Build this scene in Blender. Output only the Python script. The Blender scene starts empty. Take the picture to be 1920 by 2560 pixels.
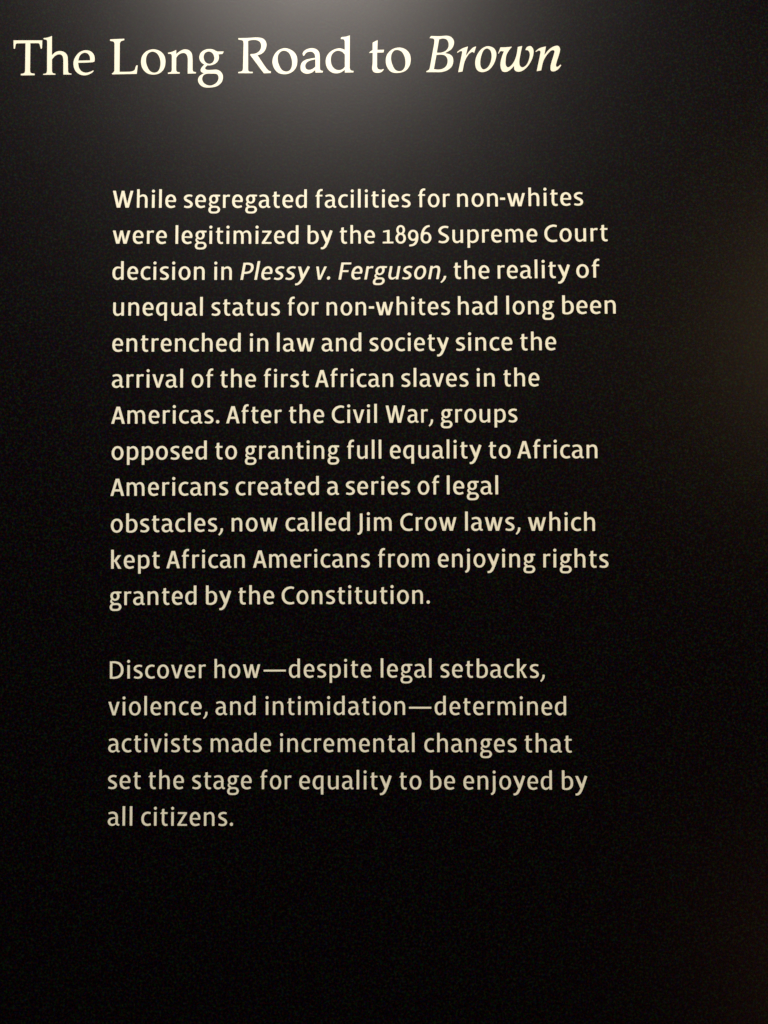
# Exhibit wall text: cream lettering on a satin black wall, lit from above by one spot.
import bpy, math
from mathutils import Vector, Matrix
from mathutils.geometry import delaunay_2d_cdt

scene = bpy.context.scene
C = scene.collection
R = math.radians

# ------------------------------------------------------------------ camera
# (wall face is the plane y = 0, looking at it along +y from about a metre away)
CAM_RIGHT = (0.9999530, 0.0094915, -0.0019632)
CAM_UP = (0.0022634, -0.0317220, 0.9994942)
CAM_AIM = (-0.0094244, 0.9994517, 0.0317419)

cam_d = bpy.data.cameras.new("camera")
cam_d.sensor_fit = 'AUTO'; cam_d.sensor_width = 36.0; cam_d.lens = 28.0
cam_d.clip_start = 0.02; cam_d.clip_end = 100.0
cam = bpy.data.objects.new("camera", cam_d); C.objects.link(cam)
r_, u_, f_ = Vector(CAM_RIGHT), Vector(CAM_UP), Vector(CAM_AIM)
m = Matrix.Identity(4)
for i in range(3):
    m[i][0] = r_[i]; m[i][1] = u_[i]; m[i][2] = -f_[i]
m[1][3] = -1.0
cam.matrix_world = m
scene.camera = cam

# ------------------------------------------------------------------ world, light, exposure
world = bpy.data.worlds.new("World"); scene.world = world; world.use_nodes = True
bg = world.node_tree.nodes["Background"]
bg.inputs[0].default_value = (1.0, 0.95, 0.90, 1); bg.inputs[1].default_value = 0.004
scene.view_settings.view_transform = 'Standard'
scene.view_settings.look = 'None'
scene.view_settings.exposure = 0.0
scene.view_settings.gamma = 1.0

def lamp(name, kind, loc, aim, power, color, size, cone=None, blend=0.5):
    d = bpy.data.lights.new(name, kind); d.energy = power; d.color = color
    d.shadow_soft_size = size
    if cone: d.spot_size = R(cone); d.spot_blend = blend
    o = bpy.data.objects.new(name, d); C.objects.link(o)
    o.location = loc
    o.rotation_euler = (Vector(aim) - Vector(loc)).to_track_quat('-Z', 'Y').to_euler()
    return o
# long wall-wash lamp under the ceiling, above and in front of the heading
def wash(name, loc, aim, power, color, w, h, spread):
    d = bpy.data.lights.new(name, 'AREA'); d.shape = 'RECTANGLE'; d.size = w; d.size_y = h
    d.energy = power; d.color = color; d.spread = R(spread)
    o = bpy.data.objects.new(name, d); C.objects.link(o); o.location = loc
    o.rotation_euler = (Vector(aim) - Vector(loc)).to_track_quat('-Z', 'Y').to_euler()
wash("wall_wash_lamp", (-0.36, -2.30, 2.80), (-0.22, 0.0, 0.20), 78.0, (1.0, 0.91, 0.84), 0.95, 0.12, 120)
# dim warm lamp off to the right, mirrored in the satin wall
lamp("far_lamp", 'SPOT', (2.34, -2.60, 1.08), (0.68, 0.0, 0.24), 84.0, (1.0, 0.71, 0.36), 0.30, 26, 1.0)
lamp("red_cast_light", 'SPOT', (2.25, -2.60, -2.10), (0.62, 0.0, -0.60), 20.0, (1.0, 0.48, 0.26), 0.40, 26, 1.0)  # added light without a known source, for the reddish cast at lower right

# ------------------------------------------------------------------ materials
def mat(name):
    mt = bpy.data.materials.new(name); mt.use_nodes = True
    nt = mt.node_tree; b = nt.nodes["Principled BSDF"]
    return mt, nt, b

wall_mat, nt, b = mat("black_satin_paint")
N = nt.nodes; K = nt.links
tc = N.new("ShaderNodeTexCoord")
mp = N.new("ShaderNodeMapping"); mp.inputs['Scale'].default_value = (1, 1, 1)
K.new(tc.outputs['Object'], mp.inputs['Vector'])
n1 = N.new("ShaderNodeTexNoise"); n1.inputs["Scale"].default_value = 330; n1.inputs['Detail'].default_value = 4; n1.inputs['Roughness'].default_value = 0.7
n2 = N.new("ShaderNodeTexNoise"); n2.inputs['Scale'].default_value = 14; n2.inputs['Detail'].default_value = 4
K.new(mp.outputs[0], n1.inputs['Vector']); K.new(mp.outputs[0], n2.inputs['Vector'])
# fine coloured pigment grain, very dark
sub = N.new("ShaderNodeVectorMath"); sub.operation = 'SUBTRACT'; sub.inputs[1].default_value = (0.474, 0.497, 0.492)
mx = N.new("ShaderNodeVectorMath"); mx.operation = 'MAXIMUM'; mx.inputs[1].default_value = (0, 0, 0)
sc = N.new("ShaderNodeVectorMath"); sc.operation = 'SCALE'; sc.inputs['Scale'].default_value = 0.075
K.new(n1.outputs['Color'], sub.inputs[0]); K.new(sub.outputs[0], mx.inputs[0]); K.new(mx.outputs[0], sc.inputs[0])
K.new(sc.outputs[0], b.inputs['Base Color'])
mr = N.new("ShaderNodeMapRange"); mr.inputs[1].default_value = 0.3; mr.inputs[2].default_value = 0.7
mr.inputs[3].default_value = 0.350; mr.inputs[4].default_value = 0.366
K.new(n2.outputs[0], mr.inputs[0]); K.new(mr.outputs[0], b.inputs['Roughness'])
b.inputs['Specular IOR Level'].default_value = 0.135
bp = N.new("ShaderNodeBump"); bp.inputs['Strength'].default_value = 0.16; bp.inputs['Distance'].default_value = 0.0003
K.new(n1.outputs[0], bp.inputs['Height']); K.new(bp.outputs[0], b.inputs['Normal'])

ink_mat, nt, b = mat("cream_vinyl")
N = nt.nodes; K = nt.links
tc = N.new("ShaderNodeTexCoord")
n1 = N.new("ShaderNodeTexNoise"); n1.inputs['Scale'].default_value = 120; n1.inputs['Detail'].default_value = 3
K.new(tc.outputs['Object'], n1.inputs['Vector'])
cr = N.new("ShaderNodeValToRGB")
cr.color_ramp.elements[0].position = 0.3; cr.color_ramp.elements[0].color = (0.815, 0.795, 0.605, 1)
cr.color_ramp.elements[1].position = 0.7; cr.color_ramp.elements[1].color = (0.845, 0.825, 0.635, 1)
K.new(n1.outputs[0], cr.inputs[0]); K.new(cr.outputs[0], b.inputs['Base Color'])
b.inputs['Roughness'].default_value = 0.42; b.inputs['Specular IOR Level'].default_value = 0.5

# ------------------------------------------------------------------ wall
def box_mesh(name, x0, x1, y0, y1, z0, z1):
    me = bpy.data.meshes.new(name)
    v = [(x, y, z) for x in (x0, x1) for y in (y0, y1) for z in (z0, z1)]
    f = [(0, 1, 3, 2), (4, 6, 7, 5), (0, 4, 5, 1), (2, 3, 7, 6), (0, 2, 6, 4), (1, 5, 7, 3)]
    me.from_pydata(v, [], f); me.validate(); me.update(); return me
wall = bpy.data.objects.new("wall", box_mesh("wall", -1.9, 2.1, 0.0, 0.12, -1.5, 1.5))
wall.data.materials.append(wall_mat); wall["kind"] = "structure"; C.objects.link(wall)
wall["label"] = "black satin wall glowing grey under the spot at its top"

# ------------------------------------------------------------------ letter geometry
def catmull(pts, closed, n=5):
    """centripetal-ish Catmull-Rom through (x, y, ...) tuples; all components interpolated"""
    P = [tuple(p) for p in pts]; L = len(P); out = []
    segs = L if closed else L - 1
    for i in range(segs):
        p1, p2 = P[i % L], P[(i + 1) % L]
        p0 = P[(i - 1) % L] if (closed or i > 0) else tuple(2*a-b for a, b in zip(p1, p2))
        p3 = P[(i + 2) % L] if (closed or i + 2 < L) else tuple(2*a-b for a, b in zip(p2, p1))
        d01 = max(math.dist(p0[:2], p1[:2]), 1e-6)**.5; d12 = max(math.dist(p1[:2], p2[:2]), 1e-6)**.5; d23 = max(math.dist(p2[:2], p3[:2]), 1e-6)**.5
        for k in range(n):
            t = k / n; v = []
            for a, b_, c_, d_ in zip(p0, p1, p2, p3):
                m1 = ((b_-a)/d01 - (c_-a)/(d01+d12) + (c_-b_)/d12) * d12
                m2 = ((c_-b_)/d12 - (d_-b_)/(d12+d23) + (d_-c_)/d23) * d12
                v.append((2*t**3-3*t*t+1)*b_ + (t**3-2*t*t+t)*m1 + (-2*t**3+3*t*t)*c_ + (t**3-t*t)*m2)
            out.append(tuple(v))
    if not closed: out.append(P[-1])
    return out

def outline(pts, n=4):
    """closed outline; points flagged with a third value are corners"""
    P = list(pts); L = len(P)
    corners = [i for i, p in enumerate(P) if len(p) > 2]
    if not corners:
        return catmull([p[:2] for p in P], True, n)
    out = []
    for a, ci in enumerate(corners):
        cj = corners[(a + 1) % len(corners)]
        seg = [P[(ci + k) % L][:2] for k in range(((cj - ci) % L or L) + 1)]
        out += (catmull(seg, False, n)[:-1] if len(seg) > 2 else [seg[0]])
    return out

def area(p):
    return sum(p[i][0]*p[(i+1) % len(p)][1] - p[(i+1) % len(p)][0]*p[i][1] for i in range(len(p))) / 2
def ccw(p):
    return p if area(p) > 0 else p[::-1]

def hull(p):
    """convex hull, so a pinched quad on the inside of a tight bend stays a clean polygon"""
    p = sorted(set(p))
    if len(p) < 3: return p
    def half(it):
        h = []
        for q in it:
            while len(h) > 1 and (h[-1][0]-h[-2][0])*(q[1]-h[-2][1]) - (h[-1][1]-h[-2][1])*(q[0]-h[-2][0]) <= 0: h.pop()
            h.append(q)
        return h[:-1]
    return half(p) + half(p[::-1])

# shape -> (solids, holes); each a polygon
def S(pts, closed=False):
    """stroke: spline through (x, y, width) swept into quads"""
    c = catmull(pts, closed, 4); n = len(c); LR = []
    if not closed:                       # slightly rounded ends
        (x0, y0, w0), (x1, y1, w1) = c[0], c[1]
        d = math.hypot(x1-x0, y1-y0) or 1; a = 0.16*w0
        c = [(x0, y0, w0*0.72), (x0+(x1-x0)/d*a, y0+(y1-y0)/d*a, w0)] + [q for q in c[1:] if math.hypot(q[0]-x0, q[1]-y0) > a*1.5]
        (x0, y0, w0), (x1, y1, w1) = c[-1], c[-2]
        d = math.hypot(x1-x0, y1-y0) or 1; a = 0.16*w0
        c = [q for q in c[:-1] if math.hypot(q[0]-x0, q[1]-y0) > a*1.5] + [(x0+(x1-x0)/d*a, y0+(y1-y0)/d*a, w0), (x0, y0, w0*0.72)]
        n = len(c)
    for i in range(n):
        a = c[(i-1) % n] if (closed or i > 0) else c[0]
        b_ = c[(i+1) % n] if (closed or i < n-1) else c[-1]
        dx, dy = b_[0]-a[0], b_[1]-a[1]; d = math.hypot(dx, dy) or 1
        nx, ny = -dy/d, dx/d; x, y, w = c[i]
        LR.append(((x+nx*w/2, y+ny*w/2), (x-nx*w/2, y-ny*w/2)))
    q = []
    for i in range(n if closed else n-1):
        a, b_ = LR[i], LR[(i+1) % n]
        q.append(hull([a[0], b_[0], b_[1], a[1]]))
    return [('+', p) for p in q]
def O(pts): return S(pts, True)
def Rr(x0, y0, x1, y1, k=3.0):           # bar with softened corners
    return [('+', [(x0+k, y0), (x1-k, y0), (x1, y0+k), (x1, y1-k), (x1-k, y1), (x0+k, y1), (x0, y1-k), (x0, y0+k)])]
def P(*p): return [('+', ccw(list(p)))]
def H(*p): return [('-', ccw(list(p)))]
def Dt(x, y, r): return [('+', [(x+r*math.cos(R(a)), y+r*math.sin(R(a))) for a in range(0, 360, 24)])]

ARCH = lambda dx: S([(14+dx, 100, 12), (34+dx, 122, 21), (63+dx, 133.5, 27), (88+dx, 124, 31), (98+dx, 97, 32), (98.5+dx, 55, 32), (98.5+dx, 0, 32)])
G = {}                                   # glyph: (elements, width, left bearing, right bearing)
G['a'] = (S([(8,124,24),(48,134,26),(80,124,31),(93,96,32),(93,60,32),(94,30,31),(105,12,26),(124,14,20)]) + S([(95,80,18),(58,79,22),(26,66,30),(15.5,41,32),(27,17,29),(52,10,26),(78,20,20),(96,42,13)]), 125, 8, 4)
G['b'] = (Rr(0,14,33,201) + S([(18,14,28),(34,10,25),(64,11,27),(94,30,32),(104,72,33),(96,108,32),(76,129,27),(46,130,22),(20,110,13)]) + P((1,16),(8,3),(24,0),(40,2),(33,30)), 121, 20, 9)
G['c'] = (S([(102,128,26),(66,134.5,27),(31,117,31),(16.5,72,33),(29,29,32),(62,11,28),(104,19,26)]), 105, 11, 6)
G['d'] = (Rr(87,0,120,201) + S([(97,122,15),(70,131,23),(42,128,28),(22,106,32),(16.5,70,33),(25,30,32),(50,11,28),(74,17,22),(98,40,13)]), 120, 11, 21)
G['e'] = (S([(100,68,31),(100,94,31),(87,122,29),(59,134.5,27),(29,119,32),(16.5,73,33),(28,28,33),(60,11,28),(106,21,26)]) + Rr(22,62,113,85,1), 116, 11, 10)
G['f'] = (S([(32,0,32),(32,60,32),(32,130,32),(34,160,32),(45,182,30),(62,190,27),(81,188,25)]) + P((0,128),(14,144),(78,143),(80,120),(3,119)), 82, 12, 8)
G['g'] = (O([(57,133,25),(83,121,29),(91,95,31),(83,69,28),(57,56.5,24),(31,69,28),(22,95,31),(31,121,29)]) + P((66,146),(127,143),(123,121),(86,118)) + S([(30,66,16),(18,48,24),(22,32,26),(44,20,25)]) + O([(60,14,25),(98,9,27),(111,-16,31),(97,-40,28),(60,-47,25),(23,-40,28),(15,-17,31),(26,7,27)]), 127, 11, 3)
G['h'] = (Rr(0,0,32,201) + ARCH(0), 114.5, 20, 20)
G['i'] = (Rr(0,0,33,144) + Dt(16.5,179,19), 33, 20, 20)
G['j'] = (S([(40,144,33),(40,100,33),(40,40,33),(40,4,33),(35,-22,31),(22,-38,28),(4,-45,24)]) + Dt(40,179,19), 57, -2, 20)
G['k'] = (Rr(0,0,33,201) + P((28,84),(32,70),(56,72),(109,144),(70,144)) + P((34,80),(56,92),(112,0),(73,0)), 111, 20, 8)
G['l'] = (Rr(0,0,33,202), 33, 20, 20)
G['m'] = (Rr(0,0,32,144) + S([(14,100,12),(32,122,20),(56,134,26),(78,126,30),(91,100,32),(93.5,55,32),(93.5,0,32)]) + S([(92,100,12),(108,122,20),(132,134,26),(156,126,30),(169,100,32),(171.5,55,32),(171.5,0,32)]), 187.5, 20, 20)
G['n'] = (Rr(0,0,32,144) + ARCH(0), 114.5, 20, 20)
G['o'] = (O([(63.5,134.5,27),(86.5,127.7,28.5),(103,107.3,30.9),(110.5,72.7,33),(103,38.1,30.9),(86.5,17.7,28.5),(63.5,10.9,27),(40.5,17.7,28.5),(24,38.1,30.9),(16.5,72.7,33),(24,107.3,30.9),(40.5,127.7,28.5)]), 127, 12, 10)
G['p'] = (Rr(0,-53,32,144) + S([(14,104,12),(38,125,21),(66,134,27),(93,119,31),(105,74,33),(95,30,32),(64,11,28),(40,14,24),(18,26,15)]), 121.5, 20, 10)
G['q'] = (Rr(84,-53,116,143) + S([(104,131,24),(66,134,27),(33,119,31),(16.5,72,33),(27,28,32),(52,11,27),(76,18,20),(94,38,13)]), 116, 11, 20)
G['r'] = (Rr(0,0,32,144) + S([(14,102,12),(32,123,20),(52,132,26),(76,129,29)]), 77, 20, 6)
G['s'] = (S([(93,128,25),(58,134.5,26),(27,124,30),(17,104,32),(28,86,32),(50,74,32),(72,61,32),(84,40,32),(72,18,29),(40,11,26),(5,19,25)]), 100, 11, 8)
G['t'] = (S([(33,100,32),(33,42,32),(42,19,31),(60,11,27),(82,15,24)]) + P((17,170),(22,174),(49,178),(49,90),(17,90)) + P((0,128),(15,144),(83,143),(81,119),(3,119)), 83, 11, 10)
G['u'] = (S([(16,144,32),(16,90,32),(16,46,32),(26,20,30),(50,10.5,27),(78,22,20),(100,44,12)]) + Rr(83,0,115,144), 115, 20, 20)
G['v'] = (P((0,144),(34,144),(63,42),(91,144),(125,144),(80,0),(46,0)), 125, 4, 4)
G['w'] = (P((0,144),(34,144),(58,44),(79,144),(109,144),(131,44),(155,144),(188,144),(150,0),(113,0),(94,88),(75,0),(38,0)), 188, 9, 9)
G['y'] = (P((0,144),(36,144),(82,38),(70,-4),(58,2)) + S([(116,145,34),(98,92,34),(82,45,34),(66,4,33),(50,-26,32),(30,-43,28),(4,-45,25)]), 134, 3, 2)
G['z'] = (Rr(4,119,104,144,1) + Rr(0,0,105,24,1) + P((0,20),(66,122),(102,124),(38,20)), 105, 11, 10)
G['A'] = (P((0,0),(55,183),(95,183),(148,0),(113,0),(100,46),(47,46),(35,0)) + H((55,74),(92,74),(75,144)), 148, 3, 0)
G['C'] = (S([(131,166,26),(94,173.5,28),(49,158,31),(22,124,33),(17,92,34),(23,54,33),(51,21,31),(92,11,28),(133,19,26)]), 136, 12, 5)
G['D'] = (Rr(0,0,33,184) + S([(14,171,26),(54,171,27),(97,158,31),(124,126,33),(130,92,34),(123,56,33),(96,25,31),(56,13,27),(14,13,26)]), 147, 20, 12)
G['J'] = (S([(44,184,33),(44,130,33),(44,60,33),(43,8,33),(35,-14,31),(22,-26,27),(3,-29,23)]), 61, 2, 21)
G['S'] = (S([(110,167,26),(70,173,27),(34,160,31),(18,133,33),(32,107,33),(62,90,33),(90,72,33),(101,47,33),(84,20,30),(48,11,27),(5,20,26)]), 118, 9, 9)
G['W'] = (P((0,184),(36,184),(65,50),(92,184),(124,184),(153,50),(183,184),(218,184),(172,0),(133,0),(108,122),(84,0),(44,0)), 218, 4, 12)
G['F'] = (Rr(0,0,33,185) + Rr(4,159,109,185) + Rr(4,79,94,104), 109, 20, 4)
G['P'] = (Rr(0,0,33,185) + S([(14,171,27),(58,172,27),(92,159,31),(104,126,33),(91,91,31),(54,77,27),(14,77,27)]), 121, 20, 4)
G['1'] = (Rr(0,0,118,24) + Rr(45,4,78,147) + P((4,116),(4,136),(58,147),(74,147),(70,120),(45,120)), 118, 10, 10)
G['8'] = (O([(57,184.5,25),(73.7,180,26.2),(85.6,166.7,28.2),(91,144,30),(85.6,121.3,28.2),(73.7,108,26.2),(57,103.5,25),(40.3,108,26.2),(28.4,121.3,28.2),(23,144,30),(28.4,166.7,28.2),(40.3,180,26.2)]) + O([(57,102.5,26),(77.6,97.4,27.5),(92.3,82,29.9),(99,56,32),(92.3,30,29.9),(77.6,14.6,27.5),(57,9.5,26),(36.4,14.6,27.5),(21.7,30,29.9),(15,56,32),(21.7,82,29.9),(36.4,97.4,27.5)]), 115, 8, 8)
G['9'] = (O([(57.5,134,26),(77.8,128.7,27.5),(92.4,112.9,29.9),(99,86,32),(92.4,59.1,29.9),(77.8,43.3,27.5),(57.5,38,26),(37.2,43.3,27.5),(22.6,59.1,29.9),(16,86,32),(22.6,112.9,29.9),(37.2,128.7,27.5)]) + S([(99,92,32),(99,54,32),(88,14,31),(62,-12,28),(14,-22,24)]), 115, 8, 10)
G['6'] = (O([(60,109.5,26),(81.3,104.1,27.5),(96.5,87.7,29.9),(103.5,60,32),(96.5,32.3,29.9),(81.3,15.9,27.5),(60,10.5,26),(38.7,15.9,27.5),(23.5,32.3,29.9),(16.5,60,32),(23.5,87.7,29.9),(38.7,104.1,27.5)]) + S([(17,58,33),(20,100,33),(38,148,31),(64,174,28),(102,185,24)]), 119, 9, 8)
G[','] = (S([(42,39,29),(41,14,29),(30,-12,25),(10,-35,20)]), 56, -6, 10)
G['.'] = (Dt(20,20,20.5), 40, 12, 10)
G['-'] = (Rr(0,69,60,99), 60, 10, 10)
G['_'] = (Rr(0,63,238,89,1), 238, 10, 10)

def shrink(vo, bnd, d):
    """pull the outline inwards by d so the weight matches"""
    nrm = {}
    for a, b_ in bnd:
        dx, dy = vo[b_][0]-vo[a][0], vo[b_][1]-vo[a][1]; L = math.hypot(dx, dy)
        if L < 1e-9: continue
        n = (-dy/L, dx/L)
        for k in (a, b_): nrm.setdefault(k, []).append(n)
    out = list(vo)
    for k, ns in nrm.items():
        sx, sy = sum(n[0] for n in ns), sum(n[1] for n in ns); L = math.hypot(sx, sy)
        if L < 0.2: continue
        sx, sy = sx/L, sy/L; c_ = max(0.55, min(sx*n[0]+sy*n[1] for n in ns))
        out[k] = (vo[k][0]+sx*d/c_, vo[k][1]+sy*d/c_)
    return out

def merge(elems, thin=0.0):
    """union of the '+' polygons minus the '-' ones -> verts, triangles, boundary edges"""
    vs = []; fs = []; sign = []
    for sg, p in elems:
        if abs(area(p)) < 1e-7: continue
        fs.append(list(range(len(vs), len(vs)+len(p)))); vs += [Vector(q[:2]) for q in p]; sign.append(sg)
    vo, eo, fo, ov, oe, of = delaunay_2d_cdt(vs, [], fs, 0, 1e-4, True)
    tris = []
    for f, o in zip(fo, of):
        if o and any(sign[k] == '+' for k in o) and not any(sign[k] == '-' for k in o): tris.append(tuple(f))
    edges = {}
    for t in tris:
        for a, b_ in zip(t, t[1:] + t[:1]):
            edges[(a, b_)] = 1
    bnd = [e for e in edges if (e[1], e[0]) not in edges]
    return shrink([tuple(v) for v in vo], bnd, thin), tris, bnd

THICK = 0.00025                          # cut vinyl, a quarter of a millimetre proud
def solid(name, pieces):
    """pieces: list of (verts2d, tris, boundary) in wall metres, origin at the word's start"""
    V = []; Fc = []
    for vo, tris, bnd in pieces:
        k = len(V); n = len(vo)
        V += [(x, -THICK, z) for x, z in vo] + [(x, 0.0002, z) for x, z in vo]
        Fc += [(a+k, b_+k, c_+k) for a, b_, c_ in tris]
        Fc += [(b_+k, a+k, a+k+n, b_+k+n) for a, b_ in bnd]
    me = bpy.data.meshes.new(name); me.from_pydata(V, [], Fc); me.update()
    me.materials.append(ink_mat)
    return me

def empty(name, loc, parent=None):
    o = bpy.data.objects.new(name, None); o.empty_display_size = 0.02; C.objects.link(o)
    o.location = loc
    if parent: o.parent = parent
    return o

CACHE = {}
def glyph(ch, thin):
    k = (ch, thin)
    if k not in CACHE: CACHE[k] = merge(G[ch][0], thin)
    return CACHE[k]

UNIT = 1.0 / 4.1475 / 1991.111 * 1.008  # metres per font unit
SLANT = 0.165
def word_mesh(text, x0, z0, x1, z1, thin):
    """lays out one word so that its ink runs from x0 to x1 along its baseline"""
    ital = text.startswith('/'); t = text.lstrip('/')
    pen = 0.0; items = []
    for i, ch in enumerate(t):
        el, w, l, r = G[ch]
        k = 0.95 if ital and ch not in ',.' else 1.0
        if i: pen += (prev_r + l) * 0.5 * 2 * (0.9 if ital else 1.0)
        items.append((ch, pen, k)); pen += w * k; prev_r = r
    if ital:
        lo = min(p[0]*k + q for ch, q, k in items for s_, pl in G[ch][0] for p in [(v[0] + SLANT*v[1]/k, 0) for v in pl])
        hi = max(p[0]*k + q for ch, q, k in items for s_, pl in G[ch][0] for p in [(v[0] + SLANT*v[1]/k, 0) for v in pl])
    else:
        lo = min(v[0] + q for ch, q, k in items[:1] for s_, pl in G[ch][0] for v in pl)
        hi = max(v[0] + q for ch, q, k in items for s_, pl in G[ch][0] for v in pl)
    Lw = math.hypot(x1-x0, z1-z0) / 1000.0
    sx = Lw / (hi - lo)
    ca, sa = (x1-x0)/1000/Lw, (z1-z0)/1000/Lw
    pcs = []
    for ch, q, k in items:
        vo, tris, bnd = glyph(ch, thin); vv = []
        for x, y in vo:
            X = (x*k + q + (SLANT*y if ital else 0) - lo) * sx; Y = y * UNIT
            vv.append((X*ca - Y*sa, X*sa + Y*ca))
        pcs.append((vv, tris, bnd))
    return pcs, sx/UNIT

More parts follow.
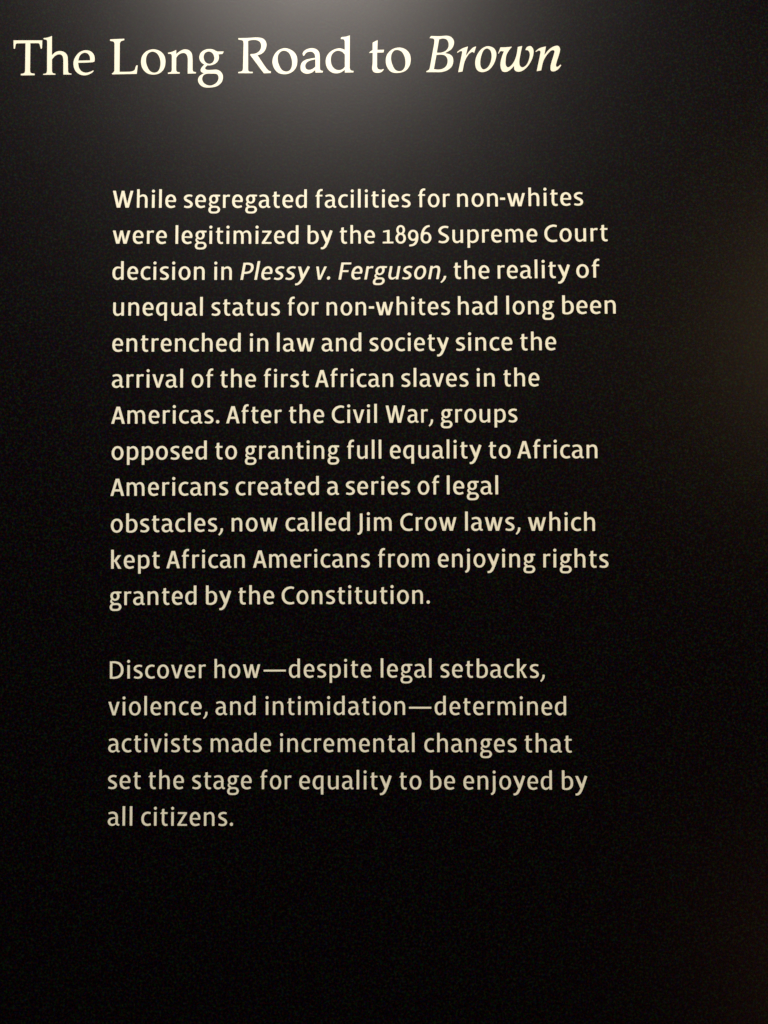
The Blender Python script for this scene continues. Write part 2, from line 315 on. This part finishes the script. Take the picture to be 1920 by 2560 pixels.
TITLE = [
 ('The', [
  ('T', [[(-484.90,639.83,1),(-447.23,639.53,1),(-447.46,629.26,1),(-448.32,628.03),(-449.54,628.40,1),(-451.18,634.42,1),(-452.58,635.41,1),(-462.61,635.49,1),(-462.52,599.16,1),(-461.53,597.03),(-456.47,595.93,1),(-456.70,593.46,1),(-474.72,593.42,1),(-475.10,595.72,1),(-470.41,596.92),(-469.39,599.21,1),(-469.32,635.45,1),(-480.31,635.36,1),(-481.51,634.22,1),(-482.32,629.10,1),(-483.18,628.13),(-484.49,628.67,1)],]),
  ('h', [[(-446.39,642.35,1),(-439.61,643.45),(-434.83,645.36,1),(-434.72,620.15,1),(-431.10,623.48),(-426.77,625.21),(-421.54,624.99),(-417.16,622.66),(-414.60,618.66),(-414.02,613.80),(-413.60,598.79,1),(-412.80,596.66),(-409.04,595.57,1),(-409.29,593.99,1),(-420.07,594.07,1),(-420.29,613.85,1),(-421.21,618.10),(-423.67,620.32),(-427.58,620.27),(-431.30,617.91),(-434.48,614.13,1),(-434.31,598.94,1),(-433.33,596.64),(-429.66,595.73,1),(-429.90,593.88,1),(-446.00,593.91,1),(-446.02,595.50,1),(-442.03,596.53),(-441.10,598.99,1),(-441.37,637.89,1),(-442.18,639.66),(-445.67,640.40,1)],]),
  ('e', [[(-379.63,610.88,1),(-379.32,614.85),(-380.59,620.16),(-383.84,623.99),(-388.47,625.88),(-393.70,625.92),(-399.76,623.23),(-404.32,618.14),(-406.87,611.98),(-406.97,605.36),(-404.29,598.71),(-399.03,594.26),(-392.49,592.80),(-386.42,594.17),(-381.84,597.04),(-380.56,598.97),(-381.35,599.69,1),(-386.45,597.52),(-391.23,596.76),(-396.29,598.65),(-399.47,603.09),(-400.66,609.28,1),(-387.01,609.62),(-381.62,610.10)],[(-400.52,612.63,1),(-385.74,612.87,1),(-386.12,617.12),(-388.42,620.93),(-392.18,622.46),(-396.26,621.17),(-399.09,617.66)],]),
 ]),
 ('Long', [
  ('L', [[(-360.43,640.17,1),(-341.64,640.83,1),(-341.32,638.60,1),(-345.88,637.02),(-347.25,634.61,1),(-347.23,597.57,1),(-342.27,597.54),(-331.85,597.96),(-328.39,599.65),(-326.94,604.17),(-325.56,606.18,1),(-323.97,605.76,1),(-325.07,594.28,1),(-356.83,593.82,1),(-357.84,595.34,1),(-355.47,596.83),(-354.39,598.84,1),(-354.51,634.16,1),(-355.52,636.49),(-360.21,637.74,1)],]),
  ('o', [[(-304.27,626.69),(-295.32,624.10),(-289.81,618.00),(-288.27,609.92),(-290.19,600.87),(-295.61,595.07),(-303.53,593.11),(-311.98,594.99),(-317.98,601.08),(-320.22,609.16),(-318.61,618.23),(-312.99,624.24)],[(-305.04,623.17),(-299.76,620.91),(-296.24,615.03),(-295.10,607.96),(-296.34,600.92),(-299.10,597.11),(-303.25,596.13),(-307.83,597.98),(-311.65,604.06),(-313.39,611.13),(-312.35,618.18),(-309.20,621.99)],]),
  ('n', [[(-285.87,622.01,1),(-280.42,623.18),(-274.48,625.75,1),(-274.65,620.41,1),(-269.51,624.40),(-264.07,626.28),(-258.40,625.12),(-254.81,621.26),(-253.69,615.71),(-253.40,599.58,1),(-252.49,597.26),(-248.82,596.22,1),(-249.20,594.21,1),(-260.11,594.09,1),(-260.02,613.74,1),(-261.34,618.59),(-264.33,620.93),(-268.30,620.66),(-272.05,618.37),(-274.41,615.16,1),(-274.51,599.24,1),(-273.51,597.11),(-269.64,596.28,1),(-270.02,594.17,1),(-285.39,593.98,1),(-285.70,596.00,1),(-281.44,596.97),(-280.56,599.28,1),(-280.58,617.73,1),(-281.59,619.76),(-285.36,620.19,1)],]),
  ('g', [[(-232.32,626.53),(-226.37,625.47),(-221.89,622.01),(-219.69,616.95),(-220.35,611.41),(-224.30,606.91),(-231.22,604.65),(-238.66,605.81),(-243.64,609.88),(-245.35,615.14),(-243.70,621.17),(-238.76,625.17)],[(-232.80,622.80),(-228.83,621.06),(-226.43,617.01),(-226.01,612.97),(-228.27,608.65),(-231.93,607.17),(-236.20,608.51),(-238.70,612.56),(-239.22,617.10),(-237.25,621.12)],'+',[(-226.37,625.27,1),(-221.90,623.12,1),(-213.27,623.15,1),(-215.14,619.44,1),(-220.69,618.88,1)],'+',[(-234.20,604.87,1),(-236.86,602.47),(-237.25,600.66),(-234.66,599.24),(-228.72,599.29),(-221.78,599.24),(-216.82,596.28),(-214.32,590.73),(-215.77,583.19),(-221.68,577.70),(-231.57,575.66),(-240.49,576.84),(-245.67,581.60),(-246.79,586.94),(-244.53,591.46),(-239.59,594.64,1),(-242.78,596.48),(-243.58,599.00),(-242.41,602.01),(-238.47,606.52,1)],[(-235.82,593.61),(-229.19,593.76),(-222.94,593.31),(-220.95,591.28),(-220.54,587.25),(-223.19,582.24),(-228.62,579.16),(-233.57,579.10),(-238.84,582.16),(-241.04,586.90),(-239.58,591.62)],]),
 ]),
 ('Road', [
  ('R', [[(-195.30,640.46,1),(-183.40,640.57),(-169.53,641.06),(-162.59,639.19),(-159.11,634.62),(-158.70,629.07),(-161.06,623.04),(-165.01,619.25),(-169.95,617.47,1),(-156.04,597.83),(-152.87,596.70,1),(-153.06,593.98,1),(-162.26,593.75,1),(-180.16,618.16,1),(-179.17,619.36),(-173.92,619.92),(-169.47,622.10),(-166.51,626.11),(-166.03,631.15),(-167.73,635.00),(-171.50,637.04),(-177.25,637.39),(-182.20,636.32,1),(-182.07,598.53,1),(-181.07,596.81),(-176.02,596.27,1),(-176.31,593.96,1),(-195.12,594.10,1),(-195.33,596.12,1),(-190.38,597.29),(-189.20,599.59,1),(-188.53,633.35,1),(-189.34,636.58),(-195.29,638.14,1)],]),
  ('o', [[(-134.83,626.87),(-125.92,623.78),(-120.46,617.69),(-118.97,609.62),(-120.93,600.58),(-126.85,594.59),(-134.76,592.34),(-143.67,594.21),(-149.42,600.80),(-151.52,608.87),(-149.16,617.91),(-143.24,624.42)],[(-135.81,623.05),(-130.66,620.59),(-127.38,614.22),(-126.18,607.16),(-127.36,600.43),(-130.32,597.03),(-134.27,596.36),(-138.73,598.40),(-142.50,604.77),(-144.20,612.33),(-143.23,618.37),(-139.97,622.07)],]),
  ('a', [[(-112.85,619.64,1),(-111.07,622.65),(-106.62,625.44),(-100.69,626.60),(-95.05,625.25),(-91.29,621.49),(-90.29,616.45),(-90.09,600.34,1),(-89.30,597.72),(-86.13,596.69,1),(-86.53,594.18,1),(-96.41,594.06,1),(-96.41,597.38,1),(-100.66,594.19),(-106.09,592.72),(-111.04,593.66),(-114.50,596.71),(-115.49,601.54),(-113.82,607.57),(-109.08,611.26),(-102.65,612.92),(-96.52,613.98,1),(-97.42,618.31),(-99.99,620.95),(-103.85,621.49),(-107.61,620.11),(-109.58,617.60),(-110.57,616.30),(-112.05,616.21,1)],[(-96.42,611.46,1),(-103.14,609.80),(-107.39,607.02),(-108.87,603.00),(-107.58,599.47),(-103.92,598.24),(-99.67,599.61),(-96.41,602.20,1)],]),
  ('d', [[(-63.80,639.41,1),(-62.61,640.61),(-56.68,641.37),(-51.73,643.14,1),(-51.95,600.05,1),(-50.77,597.43),(-46.82,596.29,1),(-47.32,593.99,1),(-58.67,593.87,1),(-58.67,597.39,1),(-62.62,594.60),(-68.55,592.94),(-75.46,594.40),(-80.70,599.27),(-83.17,607.33),(-81.89,615.37),(-77.44,621.38),(-71.51,624.86),(-64.59,626.11),(-58.66,624.25,1),(-58.75,634.83,1),(-59.94,637.16),(-63.60,637.69,1)],[(-58.66,617.51,1),(-62.12,621.06),(-67.36,622.51),(-72.30,620.53),(-75.47,615.83),(-76.06,609.29),(-74.48,603.24),(-70.52,598.89),(-65.58,597.64),(-61.14,599.12),(-58.67,601.81,1)],]),
 ]),
 ('to', [
  ('t', [[(-23.09,632.94,1),(-20.52,634.48),(-16.10,636.57,1),(-16.52,623.64,1),(-7.85,623.82,1),(-8.66,619.74,1),(-16.85,619.56,1),(-16.96,601.42,1),(-15.76,598.96),(-12.56,597.79),(-8.71,598.74,1),(-8.23,597.68,1),(-11.60,594.19),(-17.37,593.17),(-21.78,594.51),(-23.62,598.20),(-23.13,606.37,1),(-22.95,619.44,1),(-28.16,619.24,1),(-25.75,621.75),(-23.10,623.37,1)],]),
  ('o', [[(11.17,626.53),(18.78,624.43),(24.22,619.07),(26.12,611.70),(24.73,602.73),(19.10,595.59),(9.08,592.89),(0.42,594.59),(-4.77,601.32),(-6.28,609.50),(-4.34,617.66),(2.10,624.15)],[(9.15,622.87),(14.12,620.62),(17.79,614.22),(18.89,606.86),(17.67,599.93),(14.53,596.44),(10.04,595.74),(5.88,597.98),(2.45,604.54),(0.94,611.90),(1.92,618.27),(5.14,622.17)],]),
 ]),
 ('Brown', [
  ('B', [[(51.71,641.18,1),(63.74,640.92),(73.36,641.33),(78.56,639.08),(81.50,633.74),(80.67,627.62),(77.28,622.74),(70.22,618.55,1),(75.66,617.20),(79.48,613.74),(80.50,608.02),(78.79,601.50),(73.16,596.24),(65.14,593.69),(57.14,593.59),(45.29,593.68,1),(45.77,595.39,1),(48.98,597.24),(50.12,600.09,1),(55.85,631.90,1),(55.55,636.81),(49.70,638.09,1)],[(62.52,636.35,1),(66.93,637.38),(71.34,636.28),(73.80,632.58),(73.94,626.85),(71.27,622.38),(66.86,619.96),(62.85,619.26),(59.48,619.45,1)],[(58.99,615.94,1),(64.44,616.31),(69.24,615.29),(72.03,612.16),(72.81,607.26),(70.78,601.56),(65.96,598.17),(60.35,597.40),(55.71,598.00,1)],]),
  ('r', [[(84.75,619.89,1),(91.39,624.48),(99.38,627.33,1),(96.47,615.38,1),(101.63,622.08),(106.21,626.11),(109.86,627.25,1),(106.96,617.74,1),(105.03,619.49),(101.61,618.01),(97.59,612.81),(94.71,606.45),(92.14,594.27,1),(86.10,593.16,1),(91.12,617.51,1),(91.37,620.42),(89.32,620.66),(85.66,618.37,1)],]),
  ('o', [[(124.67,627.36),(132.17,624.74),(135.44,618.33),(134.59,610.20),(131.12,602.10),(124.48,595.19),(116.27,593.16),(110.60,595.87),(108.13,602.28),(108.51,610.40),(111.86,618.51),(117.60,624.86)],[(123.29,624.00),(127.26,621.64),(128.93,616.05),(128.32,609.09),(125.77,602.14),(121.76,597.99),(118.00,597.33),(115.41,601.06),(114.99,608.03),(116.40,614.99),(119.29,621.59)],]),
  ('w', [[(140.38,625.72,1),(147.21,625.79),(155.76,626.53,1),(151.74,621.45),(148.39,615.32),(147.33,608.94),(147.62,601.97),(149.88,599.64),(153.88,601.93),(157.90,607.70),(160.80,615.80),(162.47,626.01,1),(168.63,627.36,1),(165.91,614.60),(164.71,605.90),(165.81,600.91),(168.65,599.49),(173.22,602.36),(176.69,609.87),(177.65,616.83),(175.86,620.80),(172.00,621.52,1),(173.96,625.58),(179.09,627.05),(182.48,623.18),(182.65,615.63),(179.27,606.37),(173.41,598.30),(166.33,593.71),(160.64,593.75),(157.93,596.33),(157.51,600.74,1),(153.84,596.71),(148.13,593.27),(143.01,593.89),(140.54,598.55),(140.25,605.51),(142.00,613.05),(144.56,620.00,1),(140.34,620.15),(138.62,617.14,1),(137.14,617.27,1)],]),
  ('n', [[(184.73,620.03,1),(190.45,624.28),(198.89,626.54,1),(196.63,615.52,1),(201.80,621.87),(208.67,626.46),(214.36,627.00),(216.82,622.91),(215.39,615.38),(212.71,607.27),(211.40,600.90),(212.64,599.62),(216.99,602.83,1),(218.11,601.43,1),(214.09,596.24),(208.38,593.39),(204.64,594.35),(203.89,599.22),(205.66,607.33),(208.58,616.59),(209.07,620.30),(206.35,621.02),(201.19,616.65),(196.01,608.56),(194.14,602.78),(192.48,594.90,1),(186.22,593.79,1),(190.95,616.15,1),(191.21,619.86),(189.28,620.69),(185.86,618.86,1)],]),
 ]),
]

LINES = [
 [  # line 0
  ('While', -355.28, 420.68, -273.49, 419.88),
  ('segregated', -264.25, 419.80, -106.61, 418.93),
  ('facilities', -96.41, 418.90, 25.57, 418.82),
  ('for', 34.27, 418.83, 75.43, 418.93),
  ('non', 84.00, 418.95, 136.38, 419.17),
  ('-', 138.46, 419.18, 145.56, 419.22),
  ('whites', 147.39, 419.23, 244.42, 419.91),
 ],
 [  # line 1
  ('were', -354.87, 374.20, -285.02, 373.57),
  ('legitimized', -274.55, 373.49, -117.23, 372.66),
  ('by', -106.19, 372.63, -73.81, 372.56),
  ('the', -65.47, 372.55, -19.88, 372.53),
  ('1896', -10.69, 372.53, 51.74, 372.62),
  ('Supreme', 59.93, 372.64, 186.02, 373.22),
  ('Court', 194.32, 373.27, 275.01, 373.92),
 ],
 [  # line 2
  ('decision', -354.70, 327.81, -236.41, 327.00),
  ('in', -224.99, 326.94, -201.79, 326.83),
  ('/Plessy', -191.60, 326.78, -102.58, 326.49),
  ('/v.', -95.23, 326.48, -76.74, 326.45),
  ('/Ferguson,', -66.95, 326.43, 70.37, 326.49),
  ('the', 78.91, 326.51, 125.05, 326.65),
  ('reality', 134.81, 326.68, 226.82, 327.13),
  ('of', 234.12, 327.18, 264.28, 327.38),
 ],
 [  # line 3
  ('unequal', -353.43, 281.69, -238.63, 281.15),
  ('status', -228.20, 281.11, -140.48, 280.85),
  ('for', -131.54, 280.83, -91.41, 280.76),
  ('non', -81.99, 280.74, -31.27, 280.70),
  ('-', -28.46, 280.70, -21.13, 280.69),
  ('whites', -19.66, 280.69, 75.04, 280.73),
  ('had', 84.31, 280.74, 134.51, 280.83),
  ('long', 145.47, 280.86, 206.56, 281.03),
  ('been', 216.05, 281.06, 284.08, 281.34),
 ],
 [  # line 4
  ('entrenched', -354.01, 235.62, -190.28, 235.08),
  ('in', -179.27, 235.06, -155.29, 235.01),
  ('law', -144.90, 234.99, -96.63, 234.93),
  ('and', -88.33, 234.92, -37.42, 234.89),
  ('society', -27.66, 234.89, 73.12, 234.94),
  ('since', 81.53, 234.95, 153.43, 235.08),
  ('the', 162.42, 235.10, 208.59, 235.22),
 ],
 [  # line 5
  ('arrival', -354.09, 189.71, -263.22, 189.57),
  ('of', -252.82, 189.56, -224.70, 189.53),
  ('the', -216.75, 189.52, -170.68, 189.47),
  ('first', -161.52, 189.46, -103.67, 189.42),
  ('African', -96.60, 189.42, 2.72, 189.38),
  ('slaves', 12.46, 189.38, 97.84, 189.39),
  ('in', 107.56, 189.39, 130.88, 189.40),
  ('the', 140.96, 189.41, 187.08, 189.43),
 ],
 [  # line 6
  ('Americas.', -354.66, 143.78, -216.78, 143.86),
  ('After', -208.97, 143.87, -137.99, 143.90),
  ('the', -129.70, 143.91, -84.38, 143.93),
  ('Civil', -75.25, 143.93, -17.82, 143.96),
  ('War,', -7.48, 143.96, 52.92, 143.99),
  ('groups', 62.03, 143.99, 159.08, 144.02),
 ],
 [  # line 7
  ('opposed', -353.64, 98.03, -232.55, 98.36),
  ('to', -222.67, 98.38, -194.40, 98.43),
  ('granting', -185.01, 98.45, -65.28, 98.61),
  ('full', -56.40, 98.61, -12.31, 98.64),
  ('equality', -2.11, 98.64, 113.59, 98.61),
  ('to', 121.82, 98.61, 150.28, 98.58),
  ('African', 157.78, 98.57, 259.09, 98.42),
 ],
 [  # line 8
  ('Americans', -354.82, 52.45, -205.17, 52.90),
  ('created', -196.41, 52.92, -91.02, 53.12),
  ('a', -81.31, 53.14, -65.53, 53.16),
  ('series', -57.64, 53.17, 23.85, 53.24),
  ('of', 32.70, 53.24, 60.43, 53.25),
  ('legal', 69.27, 53.25, 134.24, 53.25),
 ],
 [  # line 9
  ('obstacles,', -353.79, 6.37, -211.66, 7.30),
  ('now', -201.33, 7.34, -142.80, 7.58),
  ('called', -133.45, 7.61, -51.96, 7.80),
  ('Jim', -43.12, 7.81, 0.48, 7.84),
  ('Crow', 10.77, 7.84, 81.76, 7.79),
  ('laws,', 91.91, 7.77, 161.71, 7.59),
  ('which', 170.52, 7.56, 255.12, 7.17),
 ],
 [  # line 10
  ('kept', -353.02, -39.19, -291.00, -38.78),
  ('African', -283.47, -38.74, -183.92, -38.27),
  ('Americans', -174.46, -38.24, -26.83, -37.96),
  ('from', -17.52, -37.96, 47.37, -38.00),
  ('enjoying', 57.64, -38.01, 180.05, -38.35),
  ('rights', 189.44, -38.39, 271.48, -38.82),
 ],
 [  # line 11
  ('granted', -354.43, -84.83, -244.59, -84.25),
  ('by', -233.31, -84.20, -200.95, -84.07),
  ('the', -192.72, -84.04, -146.83, -83.87),
  ('Constitution.', -138.11, -83.85, 48.17, -83.50),
 ],
 [  # line 13
  ('Discover', -353.42, -176.70, -232.17, -175.89),
  ('how', -222.14, -175.84, -163.92, -175.59),
  ('_', -160.66, -175.58, -132.06, -175.49),
  ('despite', -129.05, -175.48, -25.04, -175.33),
  ('legal', -14.32, -175.32, 49.92, -175.37),
  ('setbacks,', 60.14, -175.39, 190.76, -175.83),
 ],
 [  # line 14
  ('violence,', -355.19, -222.16, -229.88, -221.78),
  ('and', -220.71, -221.76, -169.81, -221.66),
  ('intimidation', -158.12, -221.64, 16.84, -221.58),
  ('_', 20.80, -221.58, 49.50, -221.61),
  ('determined', 52.75, -221.61, 216.95, -221.97),
 ],
 [  # line 15
  ('activists', -354.77, -267.85, -236.88, -267.59),
  ('made', -226.52, -267.57, -150.29, -267.48),
  ('incremental', -139.94, -267.48, 28.46, -267.50),
  ('changes', 39.74, -267.51, 155.31, -267.69),
  ('that', 164.04, -267.71, 223.70, -267.87),
 ],
 [  # line 16
  ('set', -354.60, -313.20, -312.76, -313.22),
  ('the', -304.09, -313.23, -258.91, -313.25),
  ('stage', -249.52, -313.25, -174.33, -313.30),
  ('for', -164.48, -313.30, -124.83, -313.33),
  ('equality', -115.94, -313.33, -0.19, -313.40),
  ('to', 8.55, -313.41, 36.70, -313.43),
  ('be', 46.99, -313.44, 78.47, -313.46),
  ('enjoyed', 88.04, -313.46, 198.56, -313.54),
  ('by', 210.14, -313.55, 242.32, -313.57),
 ],
 [  # line 17
  ('all', -354.56, -358.35, -323.01, -358.40),
  ('citizens.', -312.65, -358.41, -197.36, -358.57),
 ],
]


# ------------------------------------------------------------------ the heading
title = empty("heading", (TITLE[0][1][0][1][0][0][0]/1000, 0, TITLE[0][1][0][1][0][0][1]/1000))
title["label"] = "large cream serif heading at the top of the black wall, its last word italic"
title["category"] = "heading"
for wtext, letters in TITLE:
    allx = [p[0] for ch, parts in letters for part in parts if part != '+' for p in part]
    allz = [p[1] for ch, parts in letters for part in parts if part != '+' for p in part]
    wx, wz = min(allx)/1000, min(allz)/1000
    for ch, parts in letters:
        el = []; groups = [[]]
        for part in parts:
            if part == '+': groups.append([])
            else: groups[-1].append(outline(part))
        pcs = []
        # inside one group: first outline solid, the rest holes
        tri_groups = []
        for g in groups:
            el = [('+', ccw(g[0]))] + [('-', ccw(h)) for h in g[1:]]
            tri_groups.append(merge(el, 0.27 if len(groups) == 1 else 0.0))
        if len(tri_groups) > 1:          # fuse the groups so no faces overlap
            el = []
            for vo, tris, bnd in tri_groups:
                el += [('+', ccw([vo[i] for i in t])) for t in tris]
            tri_groups = [merge(el, 0.27)]
        xs = min(v[0] for v in tri_groups[0][0]); zs = min(v[1] for v in tri_groups[0][0])
        pcs = [([((x-xs)/1000, (z-zs)/1000) for x, z in vo], tris, bnd) for vo, tris, bnd in tri_groups]
        o = bpy.data.objects.new("letter", solid("letter", pcs)); C.objects.link(o)
        if ch.isupper(): o.name = "capital_letter"
        o.parent = title; o.location = (xs/1000 - title.location.x, 0, zs/1000 - title.location.z)
        o["label"] = "%sletter '%s' of the word '%s'" % ("italic " if wtext == "Brown" else "", ch, wtext)

# ------------------------------------------------------------------ the two paragraphs
ORD = "first second third fourth fifth sixth seventh eighth ninth tenth eleventh twelfth".split()
def paragraph(label, lines, thin):
    x, z = lines[0][0][1]/1000, lines[0][0][2]/1000
    root = empty("text_paragraph", (x, 0, z))
    root["label"] = label; root["category"] = "paragraph"; root["group"] = "cream sans serif paragraphs on the wall"
    for k, ln in enumerate(lines):
        for t, x0, z0, x1, z1 in ln:
            pcs, fit = word_mesh(t, x0, z0, x1, z1, thin)
            if not 0.94 < fit < 1.06: print("WORD FIT", t, round(fit, 3))
            name = {'-': "hyphen", '_': "dash"}.get(t, "word")
            mark = {',': "comma", '.': "full_stop"}.get(t[-1])
            o = bpy.data.objects.new(name, solid(name, pcs[:-1] if mark else pcs))
            C.objects.link(o); o.parent = root; o.location = (x0/1000-x, 0, z0/1000-z)
            if name == "word":
                o["label"] = "%sword '%s' in the %s line of its paragraph" % ("italic " if t[0] == '/' else "", t.strip('/,.'), ORD[k])
            if mark:
                c_ = bpy.data.objects.new(mark, solid(mark, pcs[-1:])); C.objects.link(c_); c_.parent = o
    return root
paragraph("longer upper paragraph of twelve cream lines about segregated facilities", LINES[:12], 3.1)
paragraph("shorter lower paragraph of five cream lines, beginning 'Discover how'", LINES[12:], 4.0)
